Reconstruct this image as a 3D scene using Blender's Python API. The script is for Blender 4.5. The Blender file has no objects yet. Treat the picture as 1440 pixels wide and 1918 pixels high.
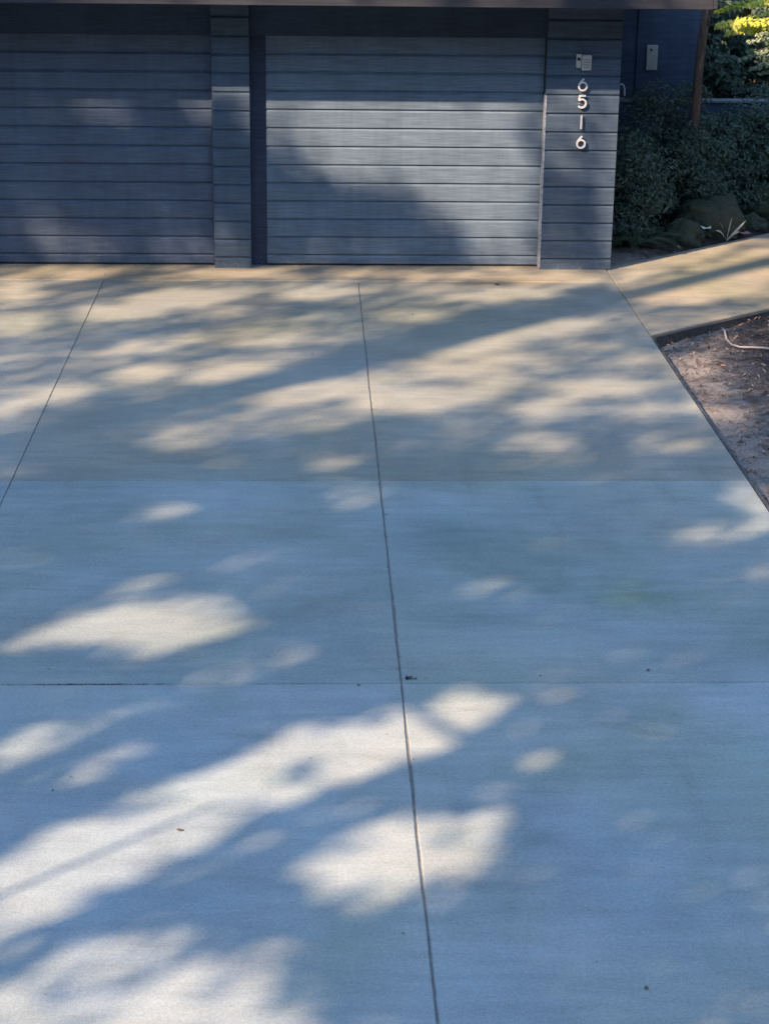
import bpy, math, random
import numpy as np
from mathutils import Vector
R = math.radians
rng = np.random.default_rng(7)
random.seed(7)
scene = bpy.context.scene
col = scene.collection

# ------------------------------------------------------------------ camera, sky, sun, exposure
CF, PITCH, YAW, ROLL = 3563.0, .3428, .0411, .0135
CPOS = np.array([.0625, -17.0905, 3.7213])
fw = np.array([math.sin(YAW)*math.cos(PITCH), math.cos(YAW)*math.cos(PITCH), -math.sin(PITCH)])
rt0 = np.array([math.cos(YAW), -math.sin(YAW), 0.0]); up0 = np.cross(rt0, fw)
rt = rt0*math.cos(ROLL)+up0*math.sin(ROLL); up = -rt0*math.sin(ROLL)+up0*math.cos(ROLL)
from mathutils import Matrix
cam_d = bpy.data.cameras.new('camera'); cam = bpy.data.objects.new('camera', cam_d); col.objects.link(cam)
cam.matrix_world = Matrix(((rt[0], up[0], -fw[0], CPOS[0]), (rt[1], up[1], -fw[1], CPOS[1]), (rt[2], up[2], -fw[2], CPOS[2]), (0, 0, 0, 1)))
cam_d.sensor_fit = 'VERTICAL'; cam_d.sensor_height = 24.0; cam_d.lens = 24.0*CF/1918.0
cam_d.clip_start = .1; cam_d.clip_end = 3000
scene.camera = cam

SUN_AZ, SUN_EL = R(48), R(36)          # the sun stands behind the camera, to its left
TO_SUN = np.array([-math.sin(SUN_AZ)*math.cos(SUN_EL), -math.cos(SUN_AZ)*math.cos(SUN_EL), math.sin(SUN_EL)])
world = bpy.data.worlds.new('World'); scene.world = world; world.use_nodes = True
wn = world.node_tree.nodes; wl = world.node_tree.links
bg = wn['Background']; sky = wn.new('ShaderNodeTexSky'); sky.sky_type = 'NISHITA'; sky.sun_disc = False
sky.sun_elevation = SUN_EL; sky.sun_rotation = math.atan2(TO_SUN[0], TO_SUN[1]); sky.ozone_density = 1.8; sky.dust_density = .3
wl.new(sky.outputs[0], bg.inputs[0]); bg.inputs[1].default_value = .15
sun_d = bpy.data.lights.new('sun', 'SUN'); sun = bpy.data.objects.new('sun', sun_d); col.objects.link(sun)
sun_d.energy = 2.65; sun_d.angle = R(.53); sun_d.color = (1.0, .71, .49)
sun.rotation_euler = Vector(TO_SUN).to_track_quat('Z', 'Y').to_euler(); sun.location = (-20, -30, 30)
scene.view_settings.view_transform = 'Standard'; scene.view_settings.look = 'None'
scene.view_settings.exposure = 1.93; scene.view_settings.gamma = 1

# ------------------------------------------------------------------ helpers
def proj(P):
    d = np.asarray(P, float)-CPOS; w = d@fw
    return 720+CF*(d@rt)/w, 959-CF*(d@up)/w
def at(x, y, Y=None, Z=None):
    d = fw+rt*(x-720)/CF+up*(959-y)/CF
    t = (Y-CPOS[1])/d[1] if Y is not None else (Z-CPOS[2])/d[2]
    return CPOS+d*t
def tag(o, label=None, cat=None, group=None, kind=None):
    if label: o['label'] = label
    if cat: o['category'] = cat
    if group: o['group'] = group
    if kind: o['kind'] = kind
    return o
def empty(name, loc, label, cat, group=None):
    o = bpy.data.objects.new(name, None); col.objects.link(o); o.location = loc; o.empty_display_size = .1
    return tag(o, label, cat, group)
def link(name, me, mat, parent=None):
    o = bpy.data.objects.new(name, me); col.objects.link(o)
    if mat and not me.materials: me.materials.append(mat)
    if parent is not None:
        o.parent = parent; o.location = -Vector(parent.location) if parent.parent is None else (0, 0, 0)
    return o
class MB:
    def __init__(s): s.v = []; s.f = []; s.c = []; s.cc = None
    def add(s, vs, fs):
        n = len(s.v); s.v += [tuple(map(float, v)) for v in vs]; s.f += [tuple(n+i for i in f) for f in fs]
        s.c += [s.cc]*len(fs)
    def box(s, x0, x1, y0, y1, z0, z1, b=0.0):
        if b <= 0:
            vs = [(x, y, z) for z in (z0, z1) for y in (y0, y1) for x in (x0, x1)]
            s.add(vs, [(0, 2, 3, 1), (4, 5, 7, 6), (0, 1, 5, 4), (2, 6, 7, 3), (0, 4, 6, 2), (1, 3, 7, 5)]); return
        # box with all twelve edges chamfered
        vs = []; idx = {}
        for i, x in enumerate((x0, x1)):
            for j, y in enumerate((y0, y1)):
                for k, z in enumerate((z0, z1)):
                    sx, sy, sz = (b if i == 0 else -b), (b if j == 0 else -b), (b if k == 0 else -b)
                    for a, p in enumerate(((x, y+sy, z+sz), (x+sx, y, z+sz), (x+sx, y+sy, z))):
                        idx[(i, j, k, a)] = len(vs); vs.append(p)
        g = lambda *q: idx[q]; f = []
        for i in (0, 1): f.append([g(i, 0, 0, 0), g(i, 1, 0, 0), g(i, 1, 1, 0), g(i, 0, 1, 0)][::(1 if i else -1)])
        for j in (0, 1): f.append([g(0, j, 0, 1), g(1, j, 0, 1), g(1, j, 1, 1), g(0, j, 1, 1)][::(-1 if j else 1)])
        for k in (0, 1): f.append([g(0, 0, k, 2), g(1, 0, k, 2), g(1, 1, k, 2), g(0, 1, k, 2)][::(1 if k else -1)])
        for i in (0, 1):
            for j in (0, 1): f.append([g(i, j, 0, 0), g(i, j, 1, 0), g(i, j, 1, 1), g(i, j, 0, 1)])
            for k in (0, 1): f.append([g(i, 0, k, 0), g(i, 1, k, 0), g(i, 1, k, 2), g(i, 0, k, 2)])
        for j in (0, 1):
            for k in (0, 1): f.append([g(0, j, k, 1), g(1, j, k, 1), g(1, j, k, 2), g(0, j, k, 2)])
        for i in (0, 1):
            for j in (0, 1):
                for k in (0, 1): f.append([g(i, j, k, 0), g(i, j, k, 1), g(i, j, k, 2)])
        s.add(vs, f)
    def tube(s, pts, rads, n=8, cap=True):
        pts = [Vector(p) for p in pts]; m = len(pts)
        if not hasattr(rads, '__len__'): rads = [rads]*m
        vs = []; ref = None
        for i, p in enumerate(pts):
            t = (pts[min(i+1, m-1)]-pts[max(i-1, 0)]).normalized()
            if ref is None:
                ref = Vector((0, 0, 1)) if abs(t.z) < .9 else Vector((1, 0, 0))
            a = t.cross(ref).normalized(); b2 = a.cross(t).normalized(); ref = b2
            for k in range(n):
                w = 2*math.pi*k/n; q = p+(a*math.cos(w)+b2*math.sin(w))*rads[i]; vs.append(q)
        fs = [(i*n+k, i*n+(k+1) % n, (i+1)*n+(k+1) % n, (i+1)*n+k) for i in range(m-1) for k in range(n)]
        if cap: fs += [tuple(range(n-1, -1, -1)), tuple((m-1)*n+k for k in range(n))]
        s.add(vs, fs)
    def build(s, name, mat, parent=None, smooth=False, recalc=True):
        me = bpy.data.meshes.new(name); me.from_pydata(s.v, [], s.f); me.update()
        if s.cc is not None or any(c is not None for c in s.c):
            at_ = me.attributes.new('tone', 'FLOAT_COLOR', 'FACE')
            for i, c in enumerate(s.c): at_.data[i].color = (*(c or (1, 1, 1)), 1)
        if recalc:
            import bmesh
            bm = bmesh.new(); bm.from_mesh(me); bmesh.ops.recalc_face_normals(bm, faces=bm.faces); bm.to_mesh(me); bm.free()
        if smooth: me.polygons.foreach_set('use_smooth', [True]*len(me.polygons))
        return link(name, me, mat, parent)
def vnoise(x, y, seed=0):
    x = np.asarray(x, float); y = np.asarray(y, float)
    xi = np.floor(x).astype(np.int64); yi = np.floor(y).astype(np.int64); fx = x-xi; fy = y-yi
    def h(a, b):
        n = (a*374761393+b*668265263+seed*982451653) & 0xffffffff
        n = ((n ^ (n >> 13))*1274126177) & 0xffffffff
        return ((n ^ (n >> 16)) & 0xffff)/65535.0
    fx = fx*fx*(3-2*fx); fy = fy*fy*(3-2*fy)
    return (h(xi, yi)*(1-fx)+h(xi+1, yi)*fx)*(1-fy)+(h(xi, yi+1)*(1-fx)+h(xi+1, yi+1)*fx)*fy
def fbm(x, y, seed=0, o=4):
    t = 0; a = .5
    for k in range(o): t = t+a*vnoise(np.asarray(x)*2**k, np.asarray(y)*2**k, seed+k); a *= .5
    return t/(1-.5**o)

# ------------------------------------------------------------------ materials
def mat(name, build):
    m = bpy.data.materials.new(name); m.use_nodes = True; nt = m.node_tree
    b = nt.nodes['Principled BSDF']; build(nt, b); return m
def N(nt, t, **k):
    n = nt.nodes.new(t)
    for a, v in k.items(): setattr(n, a, v)
    return n
def coords(nt, scale=(1, 1, 1)):
    g = N(nt, 'ShaderNodeNewGeometry'); mp = N(nt, 'ShaderNodeMapping'); mp.inputs['Scale'].default_value = scale
    nt.links.new(g.outputs['Position'], mp.inputs['Vector']); return mp.outputs[0]
def noise(nt, vec, scale, detail=4, rough=.55, dist=0):
    n = N(nt, 'ShaderNodeTexNoise'); n.inputs['Scale'].default_value = scale; n.inputs['Detail'].default_value = detail
    n.inputs['Roughness'].default_value = rough; n.inputs['Distortion'].default_value = dist
    nt.links.new(vec, n.inputs['Vector']); return n.outputs['Fac']
def ramp(nt, fac, stops):
    r = N(nt, 'ShaderNodeValToRGB'); e = r.color_ramp.elements
    while len(e) < len(stops): e.new(.5)
    for i, (p, c) in enumerate(stops):
        e[i].position = p; e[i].color = (*c, 1) if len(c) == 3 else c
    nt.links.new(fac, r.inputs[0]); return r.outputs[0]
def g3(v): return (v, v, v)
def mul(nt, a, b, fac=1.0, mode='MULTIPLY'):
    m = N(nt, 'ShaderNodeMix', data_type='RGBA', blend_type=mode); m.inputs['Factor'].default_value = fac if not hasattr(fac, 'node') else 1
    if hasattr(fac, 'node'): nt.links.new(fac, m.inputs['Factor'])
    for s, x in ((m.inputs[6], a), (m.inputs[7], b)):
        if hasattr(x, 'node'): nt.links.new(x, s)
        else: s.default_value = (*x, 1)
    return m.outputs[2]
def bump(nt, b, h, strength, dist, prev=None):
    n = N(nt, 'ShaderNodeBump'); n.inputs['Strength'].default_value = strength; n.inputs['Distance'].default_value = dist
    nt.links.new(h, n.inputs['Height'])
    if prev: nt.links.new(prev, n.inputs['Normal'])
    nt.links.new(n.outputs[0], b.inputs['Normal']); return n.outputs[0]

def m_concrete(nt, b):
    at_ = N(nt, 'ShaderNodeAttribute', attribute_name='tone'); L = nt.links
    v = coords(nt); vx = coords(nt, (.35, 1.6, 1))
    c = at_.outputs['Color']
    c = mul(nt, c, ramp(nt, noise(nt, v, .9, 5, .6, .4), [(.3, g3(.82)), (.7, g3(1.14))]))
    c = mul(nt, c, ramp(nt, noise(nt, v, .55, 4, .6), [(.35, (1.04, 1.0, .93)), (.65, (.96, 1.0, 1.05))]))
    c = mul(nt, c, ramp(nt, noise(nt, vx, 7, 5, .65), [(.3, g3(.90)), (.7, g3(1.08))]))
    c = mul(nt, c, ramp(nt, noise(nt, v, 60, 3, .7), [(.25, g3(.82)), (.75, g3(1.13))]))
    c = mul(nt, c, ramp(nt, noise(nt, v, 190, 2, .6), [(.3, g3(.80)), (.7, g3(1.15))]))
    # dark mildew and tyre stains
    st = ramp(nt, noise(nt, vx, 1.3, 6, .7, .8), [(.60, g3(0)), (.74, g3(1))])
    c = mul(nt, c, (.74, .78, .74), st)
    big = ramp(nt, noise(nt, v, .42, 5, .62, 1.2), [(.50, g3(0)), (.66, g3(1))])
    c = mul(nt, c, (.84, .89, .82), big)
    rust = ramp(nt, noise(nt, coords(nt, (1, 3, 1)), .8, 6, .7, .5), [(.63, g3(0)), (.76, g3(.8))])
    c = mul(nt, c, (.95, .86, .74), rust)
    drip = ramp(nt, noise(nt, coords(nt, (3.2, .5, 1)), 1.2, 5, .65, .3), [(.58, g3(0)), (.75, g3(1))])
    c = mul(nt, c, (.88, .88, .87), drip)
    def stain(c, px, py, rx, ry, colr, amt):
        p = at(px, py, Z=0); mp = N(nt, 'ShaderNodeMapping'); mp.inputs['Location'].default_value = (-p[0]/rx, -p[1]/ry, 0); mp.inputs['Scale'].default_value = (1/rx, 1/ry, 1)
        L.new(v, mp.inputs['Vector']); ln = N(nt, 'ShaderNodeVectorMath', operation='LENGTH'); L.new(mp.outputs[0], ln.inputs[0])
        ns = N(nt, 'ShaderNodeMath', operation='MULTIPLY_ADD'); L.new(noise(nt, vx, 2.6, 6, .72, .6), ns.inputs[0]); ns.inputs[1].default_value = 2.2; L.new(ln.outputs['Value'], ns.inputs[2])
        return mul(nt, c, colr, mapr(ns.outputs[0], amt))
    def mapr(o, amt):
        r_ = N(nt, 'ShaderNodeMapRange'); r_.interpolation_type = 'SMOOTHSTEP'; L.new(o, r_.inputs[0])
        r_.inputs[1].default_value = .9; r_.inputs[2].default_value = 2.1; r_.inputs[3].default_value = amt; r_.inputs[4].default_value = 0; return r_.outputs[0]
    for a_ in ((1190, 1115, .55, .42, (.72, .80, .62), 1), (900, 1155, .6, .35, (.74, .78, .76), 1), (830, 1000, .35, .6, (.78, .82, .80), .9), (1010, 1570, .16, .12, (.76, .80, .80), 1),
               (950, 530, .9, .22, (.90, .72, .55), 1), (380, 855, .8, .5, (.78, .80, .78), 1), (880, 860, .7, .6, (.80, .84, .84), 1), (150, 880, .7, .6, (.82, .85, .84), .9)):
        c = stain(c, *a_)
    # pits
    vo = N(nt, 'ShaderNodeTexVoronoi'); vo.inputs['Scale'].default_value = 9; L.new(v, vo.inputs['Vector'])
    c = mul(nt, c, (.45, .42, .38), ramp(nt, vo.outputs['Distance'], [(.02, g3(.8)), (.05, g3(0))]))
    L.new(c, b.inputs['Base Color']); b.inputs['Roughness'].default_value = .78
    b.inputs['Specular IOR Level'].default_value = .35
    p = bump(nt, b, noise(nt, v, 160, 4, .7), .35, .004)
    bump(nt, b, noise(nt, coords(nt, (6, 90, 1)), 1, 3, .6), .25, .003, p)
M_CONC = mat('concrete', m_concrete)

def paint(base, rough=.42, dark=.75):
    def f(nt, b):
        v = coords(nt); vs = coords(nt, (1.2, 1.2, 26)); vv = coords(nt, (14, 14, 1.2))
        c = mul(nt, base, ramp(nt, noise(nt, vs, 3, 5, .6), [(.3, g3(dark)), (.7, g3(1.22))]))
        c = mul(nt, c, ramp(nt, noise(nt, v, 2.2, 5, .65), [(.3, g3(.85)), (.7, g3(1.15))]))
        c = mul(nt, c, ramp(nt, noise(nt, vv, 1.3, 4, .6), [(.3, g3(.93)), (.7, g3(1.06))]))
        # chalky scuffs and specks, more of them low down
        z = N(nt, 'ShaderNodeSeparateXYZ'); nt.links.new(v, z.inputs[0])
        lo = N(nt, 'ShaderNodeMapRange'); lo.inputs[1].default_value = .5; lo.inputs[2].default_value = 0.0
        lo.inputs[3].default_value = .0; lo.inputs[4].default_value = .16; nt.links.new(z.outputs[2], lo.inputs[0])
        sp = N(nt, 'ShaderNodeMath', operation='ADD'); nt.links.new(noise(nt, v, 38, 6, .75), sp.inputs[0]); nt.links.new(lo.outputs[0], sp.inputs[1])
        c = mul(nt, c, (.42, .42, .40), ramp(nt, sp.outputs[0], [(.70, g3(0)), (.84, g3(.45))]), 'MIX')
        nt.links.new(c, b.inputs['Base Color'])
        nt.links.new(ramp(nt, noise(nt, vs, 4, 4, .6), [(.2, g3(rough-.08)), (.8, g3(rough+.14))]), b.inputs['Roughness'])
        b.inputs['Specular IOR Level'].default_value = .2
        p = bump(nt, b, noise(nt, vs, 6, 5, .65), .35, .003)
        bump(nt, b, noise(nt, v, 45, 4, .7), .2, .002, p)
    return f
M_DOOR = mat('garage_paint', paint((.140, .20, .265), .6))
M_PILLAR_DIM = mat('shaded_pillar_paint', paint((.082, .125, .18), .6))  # door paint made darker: the dim light on the pillars is in the colour
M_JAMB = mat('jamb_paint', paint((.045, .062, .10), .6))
M_DOOR_SHADE = mat('shaded_door_paint', paint((.10, .142, .205), .6))  # darker copy of the door paint, with the left door's shade painted in
M_HEADER_SHADE = mat('shaded_header_paint', paint((.05, .08, .13), .6))  # shade under the eave is put into this darker colour
M_WALL = mat('house_paint', paint((.07, .11, .18), .55))
def m_fascia(nt, b):
    v = coords(nt, (1, 20, 20))
    nt.links.new(mul(nt, (.038, .043, .055), ramp(nt, noise(nt, v, 2, 6, .65), [(.3, g3(.7)), (.7, g3(1.2))])), b.inputs['Base Color'])
    b.inputs['Roughness'].default_value = .7
M_FASCIA = mat('weathered_board', m_fascia)
def flat(name, c, rough=.5, metal=0, var=.25, sc=20):
    def f(nt, b):
        nt.links.new(mul(nt, c, ramp(nt, noise(nt, coords(nt), sc, 4, .6), [(.3, g3(1-var)), (.7, g3(1+var))])), b.inputs['Base Color'])
        b.inputs['Roughness'].default_value = rough; b.inputs['Metallic'].default_value = metal
    return mat(name, f)
M_NUM = flat('brushed_metal', (.80, .81, .82), .35, 0, .06)
M_BOX = flat('pale_plastic', (.55, .57, .53), .45, 0, .1)
M_DARK = flat('dark_plastic', (.02, .02, .022), .4)
M_SUN_EDGE = flat('sunlit_edge_paint', (.34, .39, .45), .5, 0, .45, 40)  # pale tone stands in for sun on the pillar's side edge
M_RUBBER = flat('black_rubber', (.02, .02, .022), .8)
M_ROOF = flat('roof_felt', (.12, .115, .11), .9)
M_PIPE = flat('pale_hose', (.44, .41, .38), .5, 0, .15)
M_RAIL = flat('painted_rail', (.25, .28, .32), .4, 0, .15)
def m_soil(nt, b):
    v = coords(nt)
    sx = N(nt, 'ShaderNodeSeparateXYZ'); nt.links.new(v, sx.inputs[0])
    mr = N(nt, 'ShaderNodeMapRange'); mr.inputs[1].default_value = 2.75; mr.inputs[2].default_value = 3.75; mr.inputs[3].default_value = .22; mr.inputs[4].default_value = -.16
    nt.links.new(sx.outputs[0], mr.inputs[0]); ad = N(nt, 'ShaderNodeMath', operation='ADD'); nt.links.new(mr.outputs[0], ad.inputs[0]); nt.links.new(noise(nt, v, 4, 6, .75, .8), ad.inputs[1])
    c = ramp(nt, ad.outputs[0], [(.36, (.04, .035, .033)), (.52, (.125, .11, .10)), (.66, (.30, .275, .245))])
    c = mul(nt, c, ramp(nt, noise(nt, v, 70, 4, .75), [(.3, g3(.55)), (.7, g3(1.4))]))
    nt.links.new(c, b.inputs['Base Color']); b.inputs['Roughness'].default_value = .95
    bump(nt, b, noise(nt, v, 55, 6, .75), .9, .02)
M_SOIL = mat('dry_soil', m_soil)
def m_ground(nt, b):
    v = coords(nt)
    nt.links.new(ramp(nt, noise(nt, v, 2, 6, .7), [(.3, (.05, .055, .03)), (.7, (.12, .10, .065))]), b.inputs['Base Color']); b.inputs['Roughness'].default_value = .95
    bump(nt, b, noise(nt, v, 20, 5, .7), .8, .03)
M_GROUND = mat('garden_ground', m_ground)
def m_bark(nt, b):
    v = coords(nt, (1, 1, .16))
    nt.links.new(ramp(nt, noise(nt, v, 28, 6, .7, 1), [(.35, (.07, .055, .045)), (.55, (.16, .125, .10)), (.72, (.32, .27, .23))]), b.inputs['Base Color'])
    b.inputs['Roughness'].default_value = .9; bump(nt, b, noise(nt, v, 28, 6, .7, 1), 1, .012)
M_BARK = mat('bark', m_bark)
def leafmat(name, cols, rough=.5, transl=.35):
    def f(nt, b):
        at_ = N(nt, 'ShaderNodeAttribute', attribute_name='tint')
        c = ramp(nt, at_.outputs['Fac'], [(i/(len(cols)-1), cc) for i, cc in enumerate(cols)])
        nt.links.new(c, b.inputs['Base Color']); b.inputs['Roughness'].default_value = rough
        tr = N(nt, 'ShaderNodeBsdfTranslucent'); nt.links.new(c, tr.inputs['Color'])
        mx = N(nt, 'ShaderNodeMixShader'); mx.inputs[0].default_value = transl
        nt.links.new(b.outputs[0], mx.inputs[1]); nt.links.new(tr.outputs[0], mx.inputs[2])
        nt.links.new(mx.outputs[0], nt.nodes['Material Output'].inputs['Surface'])
    return mat(name, f)
M_LEAF = leafmat('tree_leaves', [(.03, .06, .015), (.07, .11, .03)], transl=.06)
M_HEDGE = leafmat('hedge_leaves', rough=.8, cols= [(.06, .11, .085), (.11, .18, .14), (.18, .27, .21)])
M_MAPLE = leafmat('maple_leaves', [(.42, .52, .08), (.70, .74, .10), (.84, .86, .32)], transl=.45)
M_FIR = leafmat('feathery_leaves', [(.14, .22, .13), (.28, .40, .22), (.48, .56, .42)], transl=.3)
M_FROND = leafmat('frond_leaves', [(.06, .09, .045), (.12, .16, .08)], transl=.2)
M_PALE = leafmat('pale_leaves', [(.55, .60, .50), (.80, .80, .72)], transl=.3)
M_LITTER = leafmat('litter', [(.06, .04, .03), (.26, .17, .12), (.50, .40, .32)], rough=.8, transl=.1)
def m_rock(nt, b):
    v = coords(nt)
    c = ramp(nt, noise(nt, v, 6, 6, .65), [(.35, (.045, .055, .042)), (.6, (.12, .13, .105))])
    c = mul(nt, c, (.04, .06, .025), ramp(nt, noise(nt, v, 3, 5, .7), [(.38, g3(0)), (.55, g3(.85))]), 'MIX')
    nt.links.new(c, b.inputs['Base Color']); b.inputs['Roughness'].default_value = .9
    bump(nt, b, noise(nt, v, 18, 6, .7), .8, .03)
M_ROCK = mat('mossy_rock', m_rock)

def leaves_mesh(name, P, Nrm, L, W, material, parent=None, droop=.15, tints=None):
    """many six-sided leaves folded along the midrib; P centres, Nrm facing, L/W sizes"""
    n = len(P); P = np.asarray(P, float); Nrm = np.asarray(Nrm, float)
    Nrm = Nrm/np.linalg.norm(Nrm, axis=1, keepdims=True)
    a = rng.normal(size=(n, 3)); a -= (a*Nrm).sum(1, keepdims=True)*Nrm; a /= np.linalg.norm(a, axis=1, keepdims=True)
    bb = np.cross(Nrm, a); L = np.broadcast_to(L, n)[:, None]; W = np.broadcast_to(W, n)[:, None]
    q = [a*L*.5, a*L*.12+bb*W*.5+Nrm*L*droop*.5, -a*L*.3+bb*W*.38+Nrm*L*droop*.4, -a*L*.5-Nrm*L*droop*.3, -a*L*.3-bb*W*.38+Nrm*L*droop*.4, a*L*.12-bb*W*.5+Nrm*L*droop*.5]
    V = np.stack([P+k for k in q], 1).reshape(-1, 3)
    base = np.arange(n)[:, None]*6
    F = np.concatenate([base+np.array([[0, 1, 2, 3]]), base+np.array([[0, 3, 4, 5]])], 1).reshape(-1, 4)
    me = bpy.data.meshes.new(name); me.vertices.add(len(V)); me.vertices.foreach_set('co', V.ravel().astype(np.float32))
    me.loops.add(F.size); me.loops.foreach_set('vertex_index', F.ravel().astype(np.int32))
    me.polygons.add(len(F)); me.polygons.foreach_set('loop_start', (np.arange(len(F))*4).astype(np.int32))
    try: me.polygons.foreach_set('loop_total', np.full(len(F), 4, np.int32))
    except Exception: pass
    me.update(calc_edges=True)
    t = me.attributes.new('tint', 'FLOAT', 'FACE'); tv = rng.random(n) if tints is None else tints
    t.data.foreach_set('value', np.repeat(tv, 2).astype(np.float32))
    return link(name, me, material, parent)

# ------------------------------------------------------------------ ground, driveway, path
XL, XM, XR = -1.746, .4826, 2.7485
Y1, Y2, Y3, Y4 = -.626, -6.10, -9.04, -12.2
m = MB(); S = 400
m.add([(-S, -S, -.22), (S, -S, -.22), (S, S, -.22), (-S, S, -.22)], [(0, 1, 2, 3)])
tag(m.build('ground', M_GROUND), kind='structure')
def slab(mb, poly, z0, z1, b=.008):
    poly = [np.array(p, float) for p in poly]; n = len(poly); c = sum(poly)/n
    ins = [p+(c-p)/np.linalg.norm(c-p)*b*1.4 for p in poly]
    vs = [(*p, z0) for p in poly]+[(*p, z1-b) for p in poly]+[(*p, z1) for p in ins]
    fs = [tuple(range(n-1, -1, -1)), tuple(2*n+i for i in range(n))]
    for k in (0, 1): fs += [(k*n+i, k*n+(i+1) % n, (k+1)*n+(i+1) % n, (k+1)*n+i) for i in range(n)]
    mb.add(vs, fs)
def worn(x0, x1, y0, y1, seed):
    P = []
    def side(ax, ay, bx, by, nx, ny, sd):
        L = math.hypot(bx-ax, by-ay); k = max(2, int(L/.035))
        for i in range(k):
            t = i/k; q = t*L; w = .0022*float(vnoise(q*9, sd*3.7, sd))+.0012*float(vnoise(q*40, sd, sd+1))
            c = float(vnoise(q*14, sd*1.3, sd+5)); w += .007*max(0, c-.86)/.14
            w += .0035*max(0, float(vnoise(q*1.3, sd*2.1, sd+9))-.62)/.38
            w *= 1.0 if abs(ax-XM) < .02 and abs(bx-XM) < .02 else .45
            P.append((ax+(bx-ax)*t+nx*w, ay+(by-ay)*t+ny*w))
    side(x0, y0, x1, y0, 0, 1, seed+1); side(x1, y0, x1, y1, -1, 0, seed+2); side(x1, y1, x0, y1, 0, -1, seed+3); side(x0, y1, x0, y0, 1, 0, seed+4)
    return P
m = MB()
cols = [(-6.2, -4.0), (-4.0, XL), (XL, XM), (XM, XR)]
rows = [(Y1, 0.4), (Y2, Y1), (Y3, Y2), (Y4, Y3), (-15.4, Y4), (-18.6, -15.4), (-22, -18.6)]
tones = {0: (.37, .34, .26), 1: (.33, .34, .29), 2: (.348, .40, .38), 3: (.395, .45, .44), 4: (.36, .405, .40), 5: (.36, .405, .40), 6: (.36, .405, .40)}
g = .0015
for r, (y0, y1) in enumerate(rows):
    if r == 0:
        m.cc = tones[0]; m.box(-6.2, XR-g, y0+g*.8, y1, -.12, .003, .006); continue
    for c, (x0, x1) in enumerate(cols):
        j = 1+random.uniform(-.03, .03)
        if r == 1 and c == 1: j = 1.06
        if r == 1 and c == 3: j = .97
        m.cc = tuple(k*j for k in tones[r]); gl = .0024 if c == 3 else g; gr_ = .0024 if c == 2 else g
        slab(m, worn(x0+gl, x1-gr_, y0+g*.9, y1-g*.9, r*10+c), -.12, .0, .0035)
tag(m.build('driveway', M_CONC), kind='structure')
m = MB(); m.cc = None
m.add([(-6.3, -22, -.007), (XR-.01, -22, -.007), (XR-.01, .4, -.007), (-6.3, .4, -.007)], [(0, 1, 2, 3)])
tag(m.build('driveway_base', flat('joint_dirt', (.19, .185, .17), .95)), kind='structure')
# path running back to the right, past the corner of the garage
fa = np.array([2.80, .02]); fd = np.array([1.83, 1.60]); na = np.array([XR+.006, -2.50]); nd = np.array([1.2, .97])
m = MB(); m.cc = (.38, .35, .27)
t1 = 2.6
slab(m, [na, na+nd*2.1, fa+fd*1.36, fa+np.array([0, 0]), (XR+.006, .0)], -.14, .0)
slab(m, [na+nd*2.11, na+nd*5, fa+fd*3.1, fa+fd*1.37], -.14, .0)
tag(m.build('path', M_CONC), kind='structure')

# soil bed on the right (between drive and path), a rolling sheet
def sheet(name, x0, x1, y0, y1, nx, ny, zf, keep, material):
    xs = np.linspace(x0, x1, nx); ys = np.linspace(y0, y1, ny); X, Y = np.meshgrid(xs, ys); Z = zf(X, Y)
    V = np.stack([X, Y, Z], -1).reshape(-1, 3); F = []
    for j in range(ny-1):
        for i in range(nx-1):
            if keep(.5*(xs[i]+xs[i+1]), .5*(ys[j]+ys[j+1])): a = j*nx+i; F.append((a, a+1, a+nx+1, a+nx))
    me = bpy.data.meshes.new(name); me.from_pydata(V.tolist(), [], F); me.polygons.foreach_set('use_smooth', [True]*len(F))
    return tag(link(name, me, material), kind='structure')
def soil_z(X, Y):
    d = np.clip((X-XR)/.5, 0, 1)
    pd = np.clip(na[1]+(X-na[0])*nd[1]/nd[0]-Y, 0, 9)
    return -.085-.045*np.exp(-pd/.12)-.05*np.exp(-np.clip(X-XR, 0, 9)/.035)+.055*d*fbm(X*2.2, Y*2.2, 3)+.03*fbm(X*7, Y*7, 9)-.01+.12*np.clip((X-3.6)/2, 0, 1)
sheet('soil_bed', XR-.02, 8.5, -13, 1.9, 190, 420, soil_z, lambda x, y: y < na[1]+(x-na[0])*nd[1]/nd[0]+.12, M_SOIL)
def bed_z(X, Y): return -.05+.05*fbm(X*3, Y*3, 21)+.05*np.clip(Y, 0, 3)-.14*np.exp(-np.clip(Y-fa[1]-(X-fa[0])*fd[1]/fd[0], -.1, 9)/.10)
sheet('planting_bed', 2.80, 9, .0, 9, 120, 150, bed_z, lambda x, y: y > fa[1]+(x-fa[0])*fd[1]/fd[0]-.14, M_SOIL)
# dry leaf litter on the soil
n = 12000; X = rng.uniform(XR+.02, 6.5, n); Y = rng.uniform(-9, .5, n)
dens = (fbm(X*1.6, Y*1.6, 33) > .40)|(rng.random(n) < .25)
k = (Y < na[1]+(X-na[0])*nd[1]/nd[0]-.03) & dens; X = X[k]; Y = Y[k]; n = len(X)
P = np.stack([X, Y, soil_z(X, Y)+.012], 1); Nn = rng.normal(size=(n, 3))*.45+[0, 0, 1]
tag(leaves_mesh('leaf_litter', P, Nn, rng.uniform(.012, .05, n), rng.uniform(.004, .018, n), M_LITTER, tints=rng.beta(1.1, 1.3, n)), 'dry leaf litter scattered over the brown soil beside the driveway', 'leaf litter', kind='stuff')
n = 900; X = rng.uniform(2.9, 7, n); Y = rng.uniform(0.1, 4, n); k = Y > fa[1]+(X-fa[0])*fd[1]/fd[0]+.02; X = X[k]; Y = Y[k]; n = len(X)
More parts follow.
